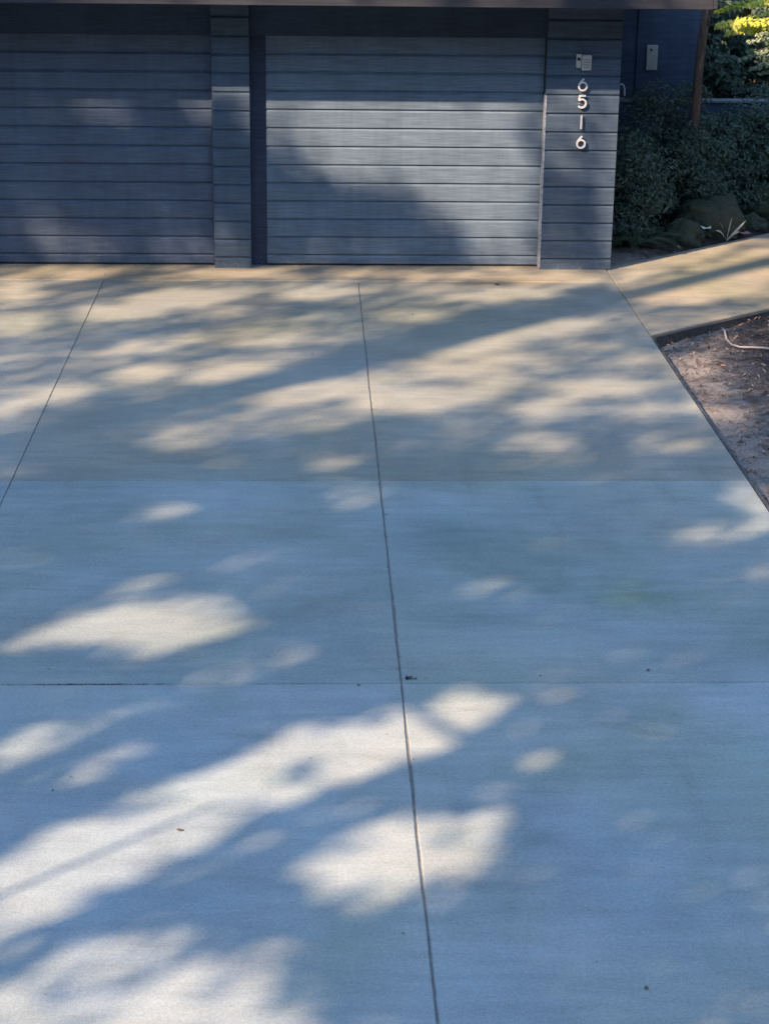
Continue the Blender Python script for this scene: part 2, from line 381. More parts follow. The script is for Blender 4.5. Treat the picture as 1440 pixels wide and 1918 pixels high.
P = np.stack([X, Y, bed_z(X, Y)+.012], 1); Nn = rng.normal(size=(n, 3))*.4+[0, 0, 1]
tag(leaves_mesh('leaf_litter', P, Nn, rng.uniform(.02, .06, n), rng.uniform(.008, .03, n), M_LITTER), 'dry leaf litter under the dark shrubs beyond the path', 'leaf litter', kind='stuff')

# ------------------------------------------------------------------ the garage
G0, GS = -.0606, .1628
YP = -.125
def siding(mb, x0, x1, yf, yb, z0, z1):
    prof = [(yf, z0)]; k = 0
    while True:
        z = G0+GS*k; k += 1
        if z-.02 <= z0: continue
        if z+.01 >= z1: break
        prof += [(yf, z-.022), (yf+.013, z-.007), (yf+.016, z-.006), (yf+.016, z+.007), (yf, z+.008)]
    prof += [(yf, z1), (yb, z1), (yb, z0)]
    n = len(prof); vs = [(x0, *p) for p in prof]+[(x1, *p) for p in prof]
    mb.add(vs, [(i, (i+1) % n, n+(i+1) % n, n+i) for i in range(n)]+[tuple(range(n)), tuple(range(2*n-1, n-1, -1))])
house = empty('garage', (0, .3, 0), 'dark navy double garage with two grooved wooden doors and a flat overhanging roof', 'garage')
def door(x0, x1, label=None, mt=None):
    m = MB(); siding(m, x0, x1, 0, .06, .022, 2.04)
    d = m.build('garage_door', mt or M_DOOR, house)
    if label: d['label'] = label
    s = MB(); s.box(x0, x1, .006, .05, .004, .0215); s.build('bottom_seal', M_RUBBER, d)
    return d
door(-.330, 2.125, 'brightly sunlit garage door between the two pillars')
door(-3.35, -.815, 'shaded garage door left of the narrow pillar', M_DOOR_SHADE)
m = MB(); siding(m, -.80, -.472, YP, .08, .003, 2.395); m.build('pillar', M_PILLAR_DIM, house)
m = MB(); siding(m, 2.132, 2.783, YP, .08, .003, 2.395); pr = m.build('pillar', M_PILLAR_DIM, house)
m = MB(); m.box(2.1265, 2.1315, YP-.003, .0, .012, 1.56); m.box(2.1265, 2.141, YP-.0035, YP-.0005, .012, 1.56); m.build('sunlit_edge', M_SUN_EDGE, house)  # sunlit edge painted as a pale strip, ending near the eave shadow
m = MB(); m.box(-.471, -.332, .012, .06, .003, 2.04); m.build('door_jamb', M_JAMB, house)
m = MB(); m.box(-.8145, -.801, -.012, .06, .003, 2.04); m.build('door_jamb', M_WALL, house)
m = MB(); siding(m, -6.2, -3.37, YP, .08, .003, 2.395); m.build('pillar', M_PILLAR_DIM, house)
m = MB(); m.box(-3.37, -.802, -.03, .08, 2.045, 2.395); m.box(-.470, 2.130, -.03, .08, 2.045, 2.395); m.build('header_board', M_HEADER_SHADE, house)
m = MB(); m.box(-6.2, 2.80, .085, .25, -.1, 2.395); m.box(2.62, 2.7815, .2515, 7, -.1, 2.395); m.build('wall', M_WALL, house)
m = MB(); m.box(-7.0, 3.42, -.782, 7.4, 2.40, 2.62, .01); m.build('roof', M_ROOF, house)
m = MB(); m.box(-7.0, 3.42, -.82, -.784, 2.364, 2.63, .004); m.box(3.422, 3.458, -.82, 7.4, 2.369, 2.63, .004); m.build('fascia', M_FASCIA, house)
# recessed house wall to the right of the corner pillar
YW = 3.2
pa = at(1298, 300, Y=YW)
m = MB(); m.box(2.785, pa[0], YW, YW+.12, -.1, 2.38); m.build('wall', M_WALL, house)
m = MB(); c_ = at(1195, 100, Y=YW)[0]; m.box(c_-.02, c_+.03, YW-.022, YW-.002, -.1, 2.395); m.build('wall_batten', M_WALL, house)

# house number
hn = empty('house_number', (2.455, YP-.03, 1.1), 'white metal house number 6516 running down the corner pillar', 'house number')
def ribbon(mb, pts, w, y0, y1):
    pts = [np.array(p, float) for p in pts]; n = len(pts); L = []; Rr = []
    for i, p in enumerate(pts):
        t = pts[min(i+1, n-1)]-pts[max(i-1, 0)]; t = t/np.linalg.norm(t); nn = np.array([-t[1], t[0]])
        L.append(p+nn*w/2); Rr.append(p-nn*w/2)
    vs = [(q[0], y, q[1]) for y in (y0, y1) for q in L+Rr]; M = 2*n; fs = []
    for i in range(n-1):
        fs += [(i, i+1, n+i+1, n+i), (M+i, M+n+i, M+n+i+1, M+i+1), (i, M+i, M+i+1, i+1), (n+i, n+i+1, M+n+i+1, M+n+i)]
    fs += [(0, n, M+n, M), (n-1, M+n-1, M+2*n-1, 2*n-1)]
    mb.add(vs, fs)
def digit(ch, cx, cz, h=.118):
    w = .0155; m = MB(); r = h*.30; ya, yb = YP-.030, YP-.014
    arc = lambda x, z, r_, a0, a1, n=22: [(x+r_*math.cos(R(a0+(a1-a0)*i/n)), z+r_*math.sin(R(a0+(a1-a0)*i/n))) for i in range(n+1)]
    zb = cz-h/2+w/2; zt = cz+h/2-w/2
    if ch == '6':
        c = (cx, zb+r); ribbon(m, arc(*c, r, 0, 360), w, ya, yb)
        ribbon(m, [(cx-r+.001, zb+r), (cx-r*.86, zb+r*1.62), (cx-r*.35, zb+r*2.3), (cx+r*.25, zt)], w, ya-.0005, yb+.0005)
    elif ch == '5':
        ribbon(m, [(cx+r*.85, zt), (cx-r*.62, zt)], w, ya, yb)
        ribbon(m, [(cx-r*.62, zt+w*.4), (cx-r*.78, zb+r*1.75)], w, ya-.0005, yb+.0005)
        ribbon(m, [(cx-r*.78, zb+r*1.72)]+arc(cx-.002, zb+r*1.02, r*1.02, 112, -140), w, ya-.001, yb+.001)
    else:
        ribbon(m, [(cx, zb-w/2), (cx, zt+w/2)], w, ya, yb)
    for dz in (-.02, .02):
        m.tube([(cx+(0 if ch == '1' else -r*.7), yb-.002, cz+dz), (cx+(0 if ch == '1' else -r*.7), YP+.004, cz+dz)], .003, 6)
    d = m.build('digit', M_NUM, hn); d['label'] = 'number '+ch; return d
for ch, x_, z_ in (('6', 2.452, 1.660), ('5', 2.452, 1.512), ('1', 2.453, 1.333), ('6', 2.459, 1.158)): digit(ch, x_, z_)

def boxes(name, label, cat, a, b, Y, two=False):
    A = at(*a, Y=Y); B = at(*b, Y=Y); x0, x1, z0, z1 = A[0], B[0], B[2], A[2]
    o = empty(name, ((x0+x1)/2, Y, z0), label, cat)
    if two:
        xm = x0+(x1-x0)*.36
        m = MB(); m.box(x0, xm-.003, Y-.02, Y-.001, z0+.02, z1, .003); m.build('back_plate', M_BOX, o)
        m = MB(); m.box(xm, x1, Y-.042, Y-.001, z0, z1-.006, .004); f = m.build('cover', M_BOX, o)
        m = MB(); m.box(x0+.008, xm-.012, Y-.024, Y-.0205, z1-.055, z1-.03, .001); m.build('button', M_DARK, o)
        m = MB()
        for i in range(4): m.box(xm+.012, x1-.012, Y-.0445, Y-.0425, z0+.02+i*.022, z0+.03+i*.022)
        m.build('slot', flat('grey_plastic', (.3, .32, .3)), o)
    else:
        m = MB(); m.box(x0, x1, Y-.03, Y-.001, z0, z1, .004); m.build('back_plate', M_BOX, o)
        m = MB(); m.box(x0+.035, x0+.055, Y-.036, Y-.0305, z1-.06, z1-.035, .001); m.build('button', M_DARK, o)
        m = MB(); m.box(x0+.012, x1-.012, Y-.034, Y-.0305, z0+.012, z1-.09, .001); m.build('cover', M_BOX, o)
boxes('keypad_box', 'small pale two-part box on the corner pillar above the house number', 'keypad', (1079, 101), (1105.5, 131), YP, True)
boxes('wall_plate', 'tall narrow pale plate with a dark button on the recessed wall', 'wall plate', (1210.5, 84), (1228.5, 131), YW)

# low garden wall with a pale cap behind the shrubs, and a little hook at the pillar
YG = 3.0
zc = at(1240, 187, Y=YG)[2]
gw = empty('garden_wall', (4, YG, 0), 'low dark garden wall with thin pale cap behind the shrubs', 'wall')
m = MB(); m.box(2.80, 8.5, YG, YG+.14, -.1, zc-.028); m.build('wall_body', M_WALL, gw)
m = MB(); m.box(2.795, 8.5, YG-.02, YG+.16, zc-.027, zc, .005); m.build('cap', M_RAIL, gw)
m = MB(); q = [at(x, y, Y=-.06) for x, y in ((1158, 159), (1163, 157), (1167, 160), (1169, 166), (1169, 179))]
m.tube(q, .008, 8); tag(m.build('wall_hook', M_RAIL, smooth=True), 'small curved metal hook on the right edge of the corner pillar', 'hook')

# ------------------------------------------------------------------ planting on the right
def ball_pts(n, c, r, shell=.55):
    d = rng.normal(size=(n, 3)); d /= np.linalg.norm(d, axis=1, keepdims=True)
    rad = rng.uniform(shell, 1, n)**.7
    lump = .75+.5*fbm(d[:, 0]*3+c[0], d[:, 1]*3+d[:, 2]*2+c[1], 5)
    return np.array(c)+d*np.array(r)*(rad*lump)[:, None], d
def shrub(c, r, n, L, label, material=M_HEDGE, name='shrub', cat='shrub', group=None, tint=None):
    o = empty(name, (c[0], c[1], 0), label, cat, group)
    P = []; D = []
    nc = 26
    cc, _ = ball_pts(nc, c, np.array(r)*.8, .3)
    for q in cc:
        k = n//nc; d = rng.normal(size=(k, 3)); d /= np.linalg.norm(d, axis=1, keepdims=True)
        s = rng.uniform(.16, .34); P.append(q+d*s*np.array([1, 1, .7])*rng.random((k, 1))**.4); D.append(d+[0, -.2, .5])
    P = np.concatenate(P); D = np.concatenate(D)+rng.normal(size=P.shape)*.5; k = P[:, 2] > .02; P = P[k]; D = D[k]
    leaves_mesh('foliage', P, D, rng.uniform(.6, 1.3, len(P))*L, rng.uniform(.3, .5, len(P))*L, material, o)
    m = MB()
    for q in cc[cc[:, 2] < np.median(cc[:, 2])][:10]:
        b = np.array([c[0]+random.uniform(-.08, .08), c[1]+random.uniform(-.08, .08), -.05]); mid = (b+q)/2+rng.normal(size=3)*.05
        m.tube([b, mid, q], [.014, .010, .004], 5)
    m.build('stem', M_BARK, o)
    return o
SG = 'dark shrubs along the garden wall'
def bush_at(px, Y, rx, ry, z, n, label):
    c = at(px, 300, Y=Y); shrub((c[0], Y, z*.5), (rx, ry, z*.52), int(n*1.3), .047, label, group=SG)
bush_at(1185, 1.0, .30, .28, 1.15, 6500, 'dense dark shrub pressed against the corner pillar')
bush_at(1250, 1.95, .50, .45, 1.50, 8000, 'tall dark shrub below the tall narrow wall plate')
bush_at(1305, 1.85, .42, .33, 1.30, 7500, 'dense dark shrub right behind the large mossy boulder')
bush_at(1385, 2.45, .50, .45, 1.45, 8000, 'dark shrub under the grey-green feathery branches')
bush_at(1455, 2.75, .50, .36, 1.35, 8000, 'dark shrub at the right edge behind the second boulder')
bush_at(1550, 2.6, .60, .5, 1.5, 6000, 'dark shrub just beyond the right edge of the picture')
# tall hedge beyond the wall
for i, (px, Y, h) in enumerate(((1345, 3.9, 2.3), (1430, 4.3, 2.5), (1540, 4.9, 2.5), (1370, 5.8, 3.0), (1480, 6.0, 3.0))):
    c = at(px, 100, Y=Y)
    shrub((c[0], Y, h*.72), (.8, .6, h*.75), 13000, .08, ['tall dark bush behind the leaning slim trunk', 'tall dark bush behind the bright yellow maple leaves', 'tall dark bush beyond the right edge of the picture', 'hindmost dark bush in the gap by the roof end', 'hindmost dark bush behind the yellow maple leaves'][i], name='tall_bush', cat='bush', group='tall bushes beyond the garden wall')

# slim leaning tree by the wall end (its crown is the feathery foliage top right)
TB = at(1293, 300, Y=1.75); TT = at(1323, 5, Y=1.75)
dv = (TT-TB)/(TT[2]-TB[2])
tr = empty('slim_tree', (float(TB[0]-dv[0]*TB[2]), 1.75, 0), 'slim rough-barked tree leaning right beside the roof end', 'tree')
pts = [TB+dv*(z-TB[2])+np.array([.012*math.sin(z*3), 0, 0]) for z in np.linspace(-.05, 5.2, 24)]
m = MB(); m.tube(pts, [.052-.004*z for z in np.linspace(0, 5.2, 24)], 10)
m.tube([pts[9]+[.03, -.03, 0], pts[12]+[.05, -.05, 0], pts[14]+[.14, -.1, .05], pts[18]+[.3, -.1, .2]], [.018, .016, .012, .006], 6)
m.build('trunk', M_BARK, tr, smooth=True)
P, D = ball_pts(5200, (pts[-1][0]+1.2, 2.2, 4.8), (1.7, 1.5, 1.1), .2)
leaves_mesh('crown', P, D+rng.normal(size=P.shape)*.6, rng.uniform(.05, .10, len(P)), rng.uniform(.02, .04, len(P)), M_HEDGE, tr)

# sprays of foliage coming in from the right: flat fans of small leaves on real twigs
def spray_tree(name, label, cat, base, sprays, material, leafL, dens):
    o = empty(name, (base[0], base[1], 0), label, cat); tm = MB()
    trunk = [np.array([base[0], base[1], -.1]), np.array([base[0]+.05, base[1], 1.2]), np.array([base[0]-.03, base[1]-.05, 2.3]), np.array([base[0]+.02, base[1], 3.4])]
    tm.tube(trunk, [.07, .06, .045, .02], 8); P = []; D = []; T = []
    for (x0, y0, x1, y1, Y, wpx, tint) in sprays:        # tip and root of each spray
        tip = at(x0, y0, Y=Y); root = at(x1, y1, Y=Y+.25); j = trunk[2]+np.array([0, 0, (root[2]-2.1)*.5])
        tm.tube([j, (j+root)/2+[0, 0, .06], root, (root+tip)/2+[0, 0, .015], tip], [.022, .016, .010, .006, .002], 6)
        L = np.linalg.norm(tip-root); ax = (tip-root)/L; w = wpx/207*1.0
        n = int(dens*L*w*2.6)
        s = rng.random(n)**.9; lat = rng.normal(size=n)*.5; side = np.cross(ax, [0, 0, 1]); side /= np.linalg.norm(side)
        wid = w*(1-.65*s)
        tw = np.round(s*9)/9
        p = root+ax*L*(tw*.7+s*.3)[:, None]+side*(lat*wid)[:, None]*.8+np.array([0, 0, 1.])*((rng.normal(size=n)*.22*wid)-np.abs(lat)*wid*.35)[:, None]
        P.append(p); D.append(rng.normal(size=(n, 3))*.35+TO_SUN); T.append(np.clip(tint+rng.normal(size=n)*.22, 0, 1))
    P = np.concatenate(P); n = len(P)
    tm.build('trunk', M_BARK, o, smooth=True)
    leaves_mesh('foliage', P, np.concatenate(D), rng.uniform(.7, 1.3, n)*leafL, rng.uniform(.4, .6, n)*leafL, material, o, tints=np.concatenate(T))
    return o
bm_ = at(1560, 300, Y=1.9)
spray_tree('maple_tree', 'maple with bright yellow-green sunlit leaves reaching in at top right', 'tree', (bm_[0], 1.9),
    [(1343, 48, 1450, 30, 1.5, 26, .8), (1362, 62, 1470, 36, 1.45, 24, .75), (1400, 10, 1500, -12, 1.6, 22, .7), (1380, 40, 1480, 44, 1.4, 26, .65), (1405, 60, 1500, 60, 1.5, 20, .5), (1340, 22, 1430, -6, 2.0, 14, .1), (1430, 0, 1540, -30, 1.5, 30, .6)], M_MAPLE, .045, 3300)
bf_ = at(1580, 330, Y=1.7)
spray_tree('feathery_bush', 'grey-green feathery branches hanging below the yellow maple leaves', 'bush', (bf_[0], 1.7),
    [(1384, 112, 1470, 80, 1.3, 14, .7), (1400, 78, 1480, 64, 1.35, 12, .8), (1404, 130, 1490, 104, 1.3, 12, .5), (1398, 96, 1480, 92, 1.4, 12, .4), (1415, 65, 1500, 50, 1.4, 10, .8), (1420, 138, 1500, 126, 1.35, 10, .4)], M_FIR, .034, 3600)

# boulders
def boulder(c, r, seed, label):
    import bmesh
    bm = bmesh.new(); bmesh.ops.create_icosphere(bm, subdivisions=5, radius=1)
    for v in bm.verts:
        p = v.co; k = .66+.62*float(fbm(p.x*1.9+seed, p.y*1.6+p.z*2.1, seed))+.16*abs(float(fbm(p.x*5, p.z*5+p.y*3, seed+4))-.5)*2
        v.co = Vector((p.x*r[0]*k+c[0], p.y*r[1]*k+c[1], max(p.z*r[2]*k+c[2], -.1)))
    me = bpy.data.meshes.new('boulder'); bm.to_mesh(me); bm.free(); me.polygons.foreach_set('use_smooth', [True]*len(me.polygons))
    return tag(link('boulder', me, M_ROCK), label, 'boulder', 'boulders beside the path')
b1 = at(1345, 452, Z=.02); boulder((b1[0], b1[1]+.42, .14), (.34, .27, .25), 3, 'large mossy grey-green boulder beyond the path')
b2 = at(1452, 425, Z=.02); boulder((b2[0]+.06, b2[1]+.35, .12), (.36, .28, .27), 8, 'mossy boulder cut by the right edge of the picture')

b3 = at(1283, 462, Z=.02); boulder((b3[0]+.05, b3[1]+.30, .05), (.20, .17, .17), 14, 'small low mossy rock left of the large boulder')
b4 = at(1412, 436, Z=.02); boulder((b4[0]+.03, b4[1]+.22, .03), (.15, .13, .13), 19, 'small mossy rock in the gap between the two larger boulders')
# arching fronds by the pillar
def fronds(base, n, L, label, seed):
    r2 = random.Random(seed); o = empty('fern', (base[0], base[1], 0), label, 'fern', 'ferns at the foot of the dark shrubs')
    for i in range(n):
        a = 2*math.pi*i/n+r2.uniform(-.2, .2); l = L*r2.uniform(.8, 1.15); P = []; D = []; pts = []
        for s in np.linspace(0, 1, 26):
            x = l*s*.75; z = l*(.72*s-.62*s*s)
            pts.append((base[0]+math.cos(a)*x, base[1]+math.sin(a)*x, .02+z))
            if s > .12:
                for sd in (-1, 1):
                    w = .085*math.sin(math.pi*min(1, s*.95+.03))**.7
                    P.append((pts[-1][0]-math.sin(a)*sd*w*.55, pts[-1][1]+math.cos(a)*sd*w*.55, pts[-1][2]-.01)); D.append((w, a, sd))
        m = MB(); m.tube(pts, [.005*(1-.7*k/26) for k in range(26)], 5)
        for p, (w, a_, sd) in zip(P, D):
            side = np.array([-math.sin(a_)*sd, math.cos(a_)*sd, -.25]); f = np.array([math.cos(a_), math.sin(a_), 0]); p = np.array(p)
            r0 = p-side*w*.5; tip = p+side*w*.5+f*.02
            m.add([r0-f*.006, r0+f*.008, tip, (r0+tip)/2-f*.011+[0, 0, .004]], [(0, 3, 2, 1)])
        fr = m.build('frond', M_FROND, o, recalc=False)
f1 = at(1195, 470, Z=0.); fronds((f1[0]+.02, f1[1]+.12), 11, .62, 'arching green fern close to the corner pillar', 1)
f2 = at(1270, 455, Z=0.); fronds((f2[0]+.02, f2[1]+.22), 10, .55, 'arching fern between the corner pillar and the mossy boulder', 2)

# pale-leaved plant in front of the boulder
pb = at(1362, 449, Z=.02)
pl = empty('pale_plant', (pb[0], pb[1]+.05, 0), 'small plant with white-edged strap leaves in front of the mossy boulder', 'plant')
def strap(tip, w, bend):
    b = np.array([pb[0], pb[1]+.05, .0]); tip = np.array(tip); m = MB(); k = 9; vs = []
    for i in range(k):
        s = i/(k-1); p = b*(1-s)+tip*s+np.array([0, 0, bend*math.sin(math.pi*s)]); ww = w*math.sin(math.pi*(.12+.8*s))
        vs += [p+[-ww*.35, 0, ww], p+[ww*.35, -.004, -ww]]
    m.add(vs, [(2*i, 2*i+1, 2*i+3, 2*i+2) for i in range(k-1)]); o = m.build('leaf', M_PALE, pl, recalc=False)
    a_ = o.data.attributes.new('tint', 'FLOAT', 'FACE'); a_.data.foreach_set('value', [random.random()*.8+.1]*len(o.data.polygons))
for (x, y, w, b_) in ((1396, 413, .013, .0), (1340, 432, .011, .03), (1384, 434, .010, .02), (1348, 418, .010, .02), (1370, 408, .009, .02)): strap(at(x, y, Y=pb[1]+.02), w, b_)
# fallen pale petal cluster and rosy leaves nearby
def scrap(name, px, py, r, c, label, cat, seed, Z=.03):
    p = at(px, py, Z=Z); rr = random.Random(seed); m = MB(); n = 9
    ring = [(p[0]+math.cos(2*math.pi*i/n)*r*rr.uniform(.6, 1.1), p[1]+math.sin(2*math.pi*i/n)*r*rr.uniform(.5, 1), p[2]+rr.uniform(.0, .5)*r) for i in range(n)]
    m.add([(p[0], p[1], p[2]+r*.1)]+ring, [(0, 1+i, 1+(i+1) % n) for i in range(n)])
    return tag(m.build(name, c, recalc=False), label, cat)
M_ROSE = flat('rosy_leaf', (.45, .26, .24), .6)
scrap('flower_head', 1322, 428, .07, flat('white_petal', (.8, .8, .78), .5), 'white petal cluster lying left of the pale plant', 'flower', 1, .12)
scrap('fallen_leaf', 1395, 438, .055, M_ROSE, 'rosy brown leaf at the right of the pale plant', 'leaf', 2, .05)
scrap('fallen_leaf', 1372, 446, .04, M_ROSE, 'small rosy leaf at the path edge below the pale plant', 'leaf', 3, .03)

# dark edging boards between concrete and soil
M_EDGE = flat('edging_wood', (.075, .075, .075), .8, 0, .5, 30)
def edging(a, d, L, label):
    a = np.array(a, float); d = np.array(d, float)/np.linalg.norm(d); nn = np.array([d[1], -d[0]]); m = MB(); k = 60
    if nn[0] < 0 : nn = -nn
    for i in range(k):
        p = a+d*L*i/k; q = a+d*L*(i+1)/k
        w = [.001+.006*float(vnoise(t*2.3, 3, 7)) for t in (L*i/k, L*(i+1)/k)]; z = [-.010-.012*float(vnoise(t*1.7, 5, 8)) for t in (L*i/k, L*(i+1)/k)]
        vs = []
        for (P_, w_, z_) in ((p, w[0], z[0]), (q, w[1], z[1])):
            i_ = P_+nn*(.003+w_); o_ = P_+nn*(.021+w_); vs += [(*i_, -.16), (*o_, -.16), (*o_, z_), (*i_, z_)]
        m.add(vs, [(0, 1, 5, 4), (1, 2, 6, 5), (2, 3, 7, 6), (3, 0, 4, 7)]+([(0, 3, 2, 1)] if i == 0 else [])+([(4, 5, 6, 7)] if i == k-1 else []))
    tag(m.build('edging_board', M_EDGE), label, 'edging')
edging(na+nd*.03, nd, 3.6, 'dark weathered edging board along the near side of the path')
edging((XR+.002, -2.56), (0, -1), 7.5, 'dark weathered edging board along the right side of the driveway')
# drip hose on the soil
hp = [(1352, 611), (1356, 622), (1360, 636), (1369, 645), (1385, 650), (1405, 652), (1425, 655), (1450, 660), (1490, 668), (1540, 676)]
pts = []
for x, y in hp:
    p = at(x, y, Z=-.03); pts.append((p[0], p[1], float(soil_z(p[0], p[1]))+.022))
m = MB(); m.tube(pts, .0085, 8); tag(m.build('drip_hose', M_PIPE, smooth=True), 'pale thin hose curving over the brown soil by the path', 'hose')
# dead leaf and specks on the drive
M_DRY = flat('dry_leaf', (.16, .12, .07), .8)
for i, (x, y, r, l) in enumerate(((337, 1555, .012, 'tiny dry leaf on the long sunlit streak of the driveway'), (1213, 1255, .012, 'tiny dark leaf alone on the right middle slab'), (1210, 1850, .010, 'tiny dark leaf near the bottom right of the driveway'), (930, 533, .03, 'brown leaf lying on the apron in front of the sunlit garage door'), (672, 1283, .010, 'tiny dark leaf on the cross joint left of the centre joint'))):
    scrap('dry_leaf', x, y, r, M_DRY, l, 'leaf', 10+i, .004)
n = 260; k_ = rng.random(n); X = rng.uniform(-2.8, 2.7, n); Y = -rng.exponential(.05, n)-.01
jx = rng.random(n) < .3; X = np.where(jx, rng.choice([XL, XM, XR], n)+rng.normal(size=n)*.01, X); Y = np.where(jx, rng.uniform(-11.5, 0, n), Y)
sc = rng.random(n) < .18; X = np.where(sc, rng.uniform(-2.6, 2.7, n), X); Y = np.where(sc, rng.uniform(-11.5, 0, n), Y)
ok = (np.abs(X-2.46) > .34)|(Y < YP-.02); ok &= (np.abs(X+.64) > .18)|(Y < YP-.02); X = X[ok]; Y = Y[ok]; n = len(X)
tag(leaves_mesh('driveway_debris', np.stack([X, Y, 0*X+.006], 1), rng.normal(size=(n, 3))*.3+[0, 0, 1], rng.uniform(.006, .020, n), rng.uniform(.003, .009, n), M_LITTER, tints=rng.random(n)*.6), 'sparse grit and leaf crumbs on the driveway and along the garage threshold', 'debris', kind='stuff')
pa_, pb_ = at(60, 1279, Z=0), at(265, 1279, Z=0); n = 170
tag(leaves_mesh('joint_dirt', np.stack([.5*(pa_[0]+pb_[0])+rng.normal(size=n)*.32*(pb_[0]-pa_[0]), Y3+rng.normal(size=n)*.002, np.full(n, .002)], 1), rng.normal(size=(n, 3))*.2+[0, 0, 1], .010, .004, flat('packed_dirt', (.07, .07, .06), .95)), 'dark dirt packed in the left part of the near cross joint', 'dirt', kind='stuff')
# clod of dirt and sprig in the joint crossing
j0 = at(760, 1272, Z=.0); n = 34
P = np.stack([j0[0]+rng.exponential(.016, n), j0[1]+rng.normal(size=n)*.008, rng.uniform(.002, .012, n)], 1)
tag(leaves_mesh('joint_moss', P, rng.normal(size=(n, 3))*.4+[0, 0, 1], .012, .006, flat('moss', (.035, .04, .028), .9)), 'dark moss tuft at the crossing of the driveway joints', 'moss', kind='stuff')

# ------------------------------------------------------------------ the trees that shade the drive
# The sun gaps of their crowns: bright places given in photo pixels; the leaves that would block them are left out.
GX, GY = 376, 500                       # 4 px cells, origin at (-32,-40)
gx = np.arange(GX)*4-32.; gy = np.arange(GY)*4-40.; PX, PY = np.meshgrid(gx, gy)
T = np.full((GY, GX), .01)
T = np.maximum(T, np.interp(PY, [500, 515, 740, 800, 860, 900], [.0, .36, .34, .16, .06, .0]))
T = np.where(PY > 900, .02, T)
T = np.where((PY < 502), .03, T)
def blur(A, r):
    if r < 1: return A
    k = np.exp(-.5*(np.arange(-3*r, 3*r+1)/r)**2); k /= k.sum()
    A = np.apply_along_axis(lambda q: np.convolve(np.pad(q, 3*r, 'edge'), k, 'valid'), 0, A)
    return np.apply_along_axis(lambda q: np.convolve(np.pad(q, 3*r, 'edge'), k, 'valid'), 1, A)
def pmask(poly):
    ins = np.zeros(PX.shape, bool); n = len(poly)
    for i in range(n):
        x0, y0 = poly[i]; x1, y1 = poly[(i+1) % n]
        if y0 == y1: continue
        c = ((y0 > PY) != (y1 > PY)) & (PX < (x1-x0)*(PY-y0)/(y1-y0)+x0); ins ^= c
    return ins.astype(float)
def lit(poly, v, r=2, lim=None):
    global T; T = np.maximum(T, blur(pmask(poly), r)*v if lim is None else blur(pmask(poly), r)*v*lim)
def em(cx, cy, rx, ry, a=0):
    ca, sa = math.cos(R(a)), math.sin(R(a)); dx = PX-cx; dy = -(PY-cy)
    u = (dx*ca+dy*sa)/rx; w = (-dx*sa+dy*ca)/ry; return np.clip(1.5-(u*u+w*w), 0, 1)**1.2
def el(cx, cy, rx, ry, a=0, v=.8):
    global T; T = np.maximum(T, em(cx, cy, rx, ry, a)*v)
def dk(cx, cy, rx, ry, a=0, v=.8):
    global T; T = T*(1-em(cx, cy, rx, ry, a)*v)
def stroke(pts, w, v, bright=False):
    global T; d = np.full(PX.shape, 1e9)
    for (x0, y0), (x1, y1) in zip(pts, pts[1:]):
        L2 = (x1-x0)**2+(y1-y0)**2; t = np.clip(((PX-x0)*(x1-x0)+(PY-y0)*(y1-y0))/L2, 0, 1)
        d = np.minimum(d, np.hypot(PX-x0-t*(x1-x0), PY-y0-t*(y1-y0)))
    k = np.clip(1.4-d/(w*.5), 0, 1)
    T = np.maximum(T, k*v) if bright else T*(1-k*v)
# near slabs
el(310, 955, 68, 18, 6, .45); el(25, 1052, 60, 20, 8, .40); el(262, 1094, 78, 18, 12, .6); el(500, 1180, 40, 14, 0, .2)
lit([(15, 1192), (120, 1145), (300, 1126), (430, 1115), (462, 1150), (450, 1180), (380, 1205), (280, 1234), (150, 1214), (20, 1203)], .98)
lit([(375, 1258), (560, 1205), (598, 1210), (606, 1232), (540, 1258), (400, 1270)], .85); el(614, 1217, 20, 15, 0, .6)
el(660, 928, 60, 24, 0, .36); el(460, 1050, 80, 14, 8, .16); el(640, 905, 90, 10, 0, .25)
el(270, 1335, 120, 12, 10, .3); el(430, 1310, 110, 14, 10, .25)
lit([(0, 1388), (80, 1363), (210, 1366), (300, 1392), (200, 1440), (60, 1480), (-30, 1480), (-30, 1388)], .85, 3)
lit([(-30, 1612), (0, 1600), (200, 1512), (400, 1440), (480, 1398), (560, 1358), (670, 1350), (740, 1335), (800, 1300), (930, 1290), (960, 1310), (900, 1350), (860, 1385), (720, 1440), (600, 1480), (500, 1522), (420, 1572), (310, 1622), (150, 1712), (0, 1785), (-30, 1800)], 1.0)
el(1000, 1300, 110, 16, 6, .35); stroke([(350, 1642), (475, 1590), (600, 1527), (690, 1490)], 16, .45, True)
lit([(548, 1628), (650, 1560), (740, 1520), (850, 1525), (960, 1530), (905, 1580), (945, 1600), (860, 1640), (780, 1650), (690, 1682), (600, 1668)], 1.0)
el(770, 1690, 90, 16, 0, .35); el(905, 1470, 62, 26, 0, .45); el(1000, 1430, 50, 20, 0, .25); el(880, 1600, 90, 40, 0, .5)
lit([(-30, 1850), (0, 1842), (120, 1800), (200, 1752), (290, 1728), (420, 1750), (560, 1800), (545, 1838), (625, 1860), (590, 1960), (-30, 1960)], .9, 4)
el(330, 1850, 120, 50, 0, 1.0); el(60, 1880, 80, 40, 0, .95); dk(540, 1880, 30, 60, 0, .4)
lit([(1252, 1002), (1290, 980), (1440, 972), (1470, 975), (1440, 990), (1340, 1017), (1280, 1022)], .95)
lit([(1335, 925), (1380, 895), (1410, 905), (1430, 950), (1400, 945)], .9); el(1428, 1050, 24, 26, 0, .45)
el(942, 1098, 90, 22, -3, .6); el(1020, 1022, 60, 10, 0, .22); el(1432, 1880, 28, 50, 0, .45); el(1230, 1350, 90, 22, 0, .16); el(1380, 1370, 50, 20, 0, .12)
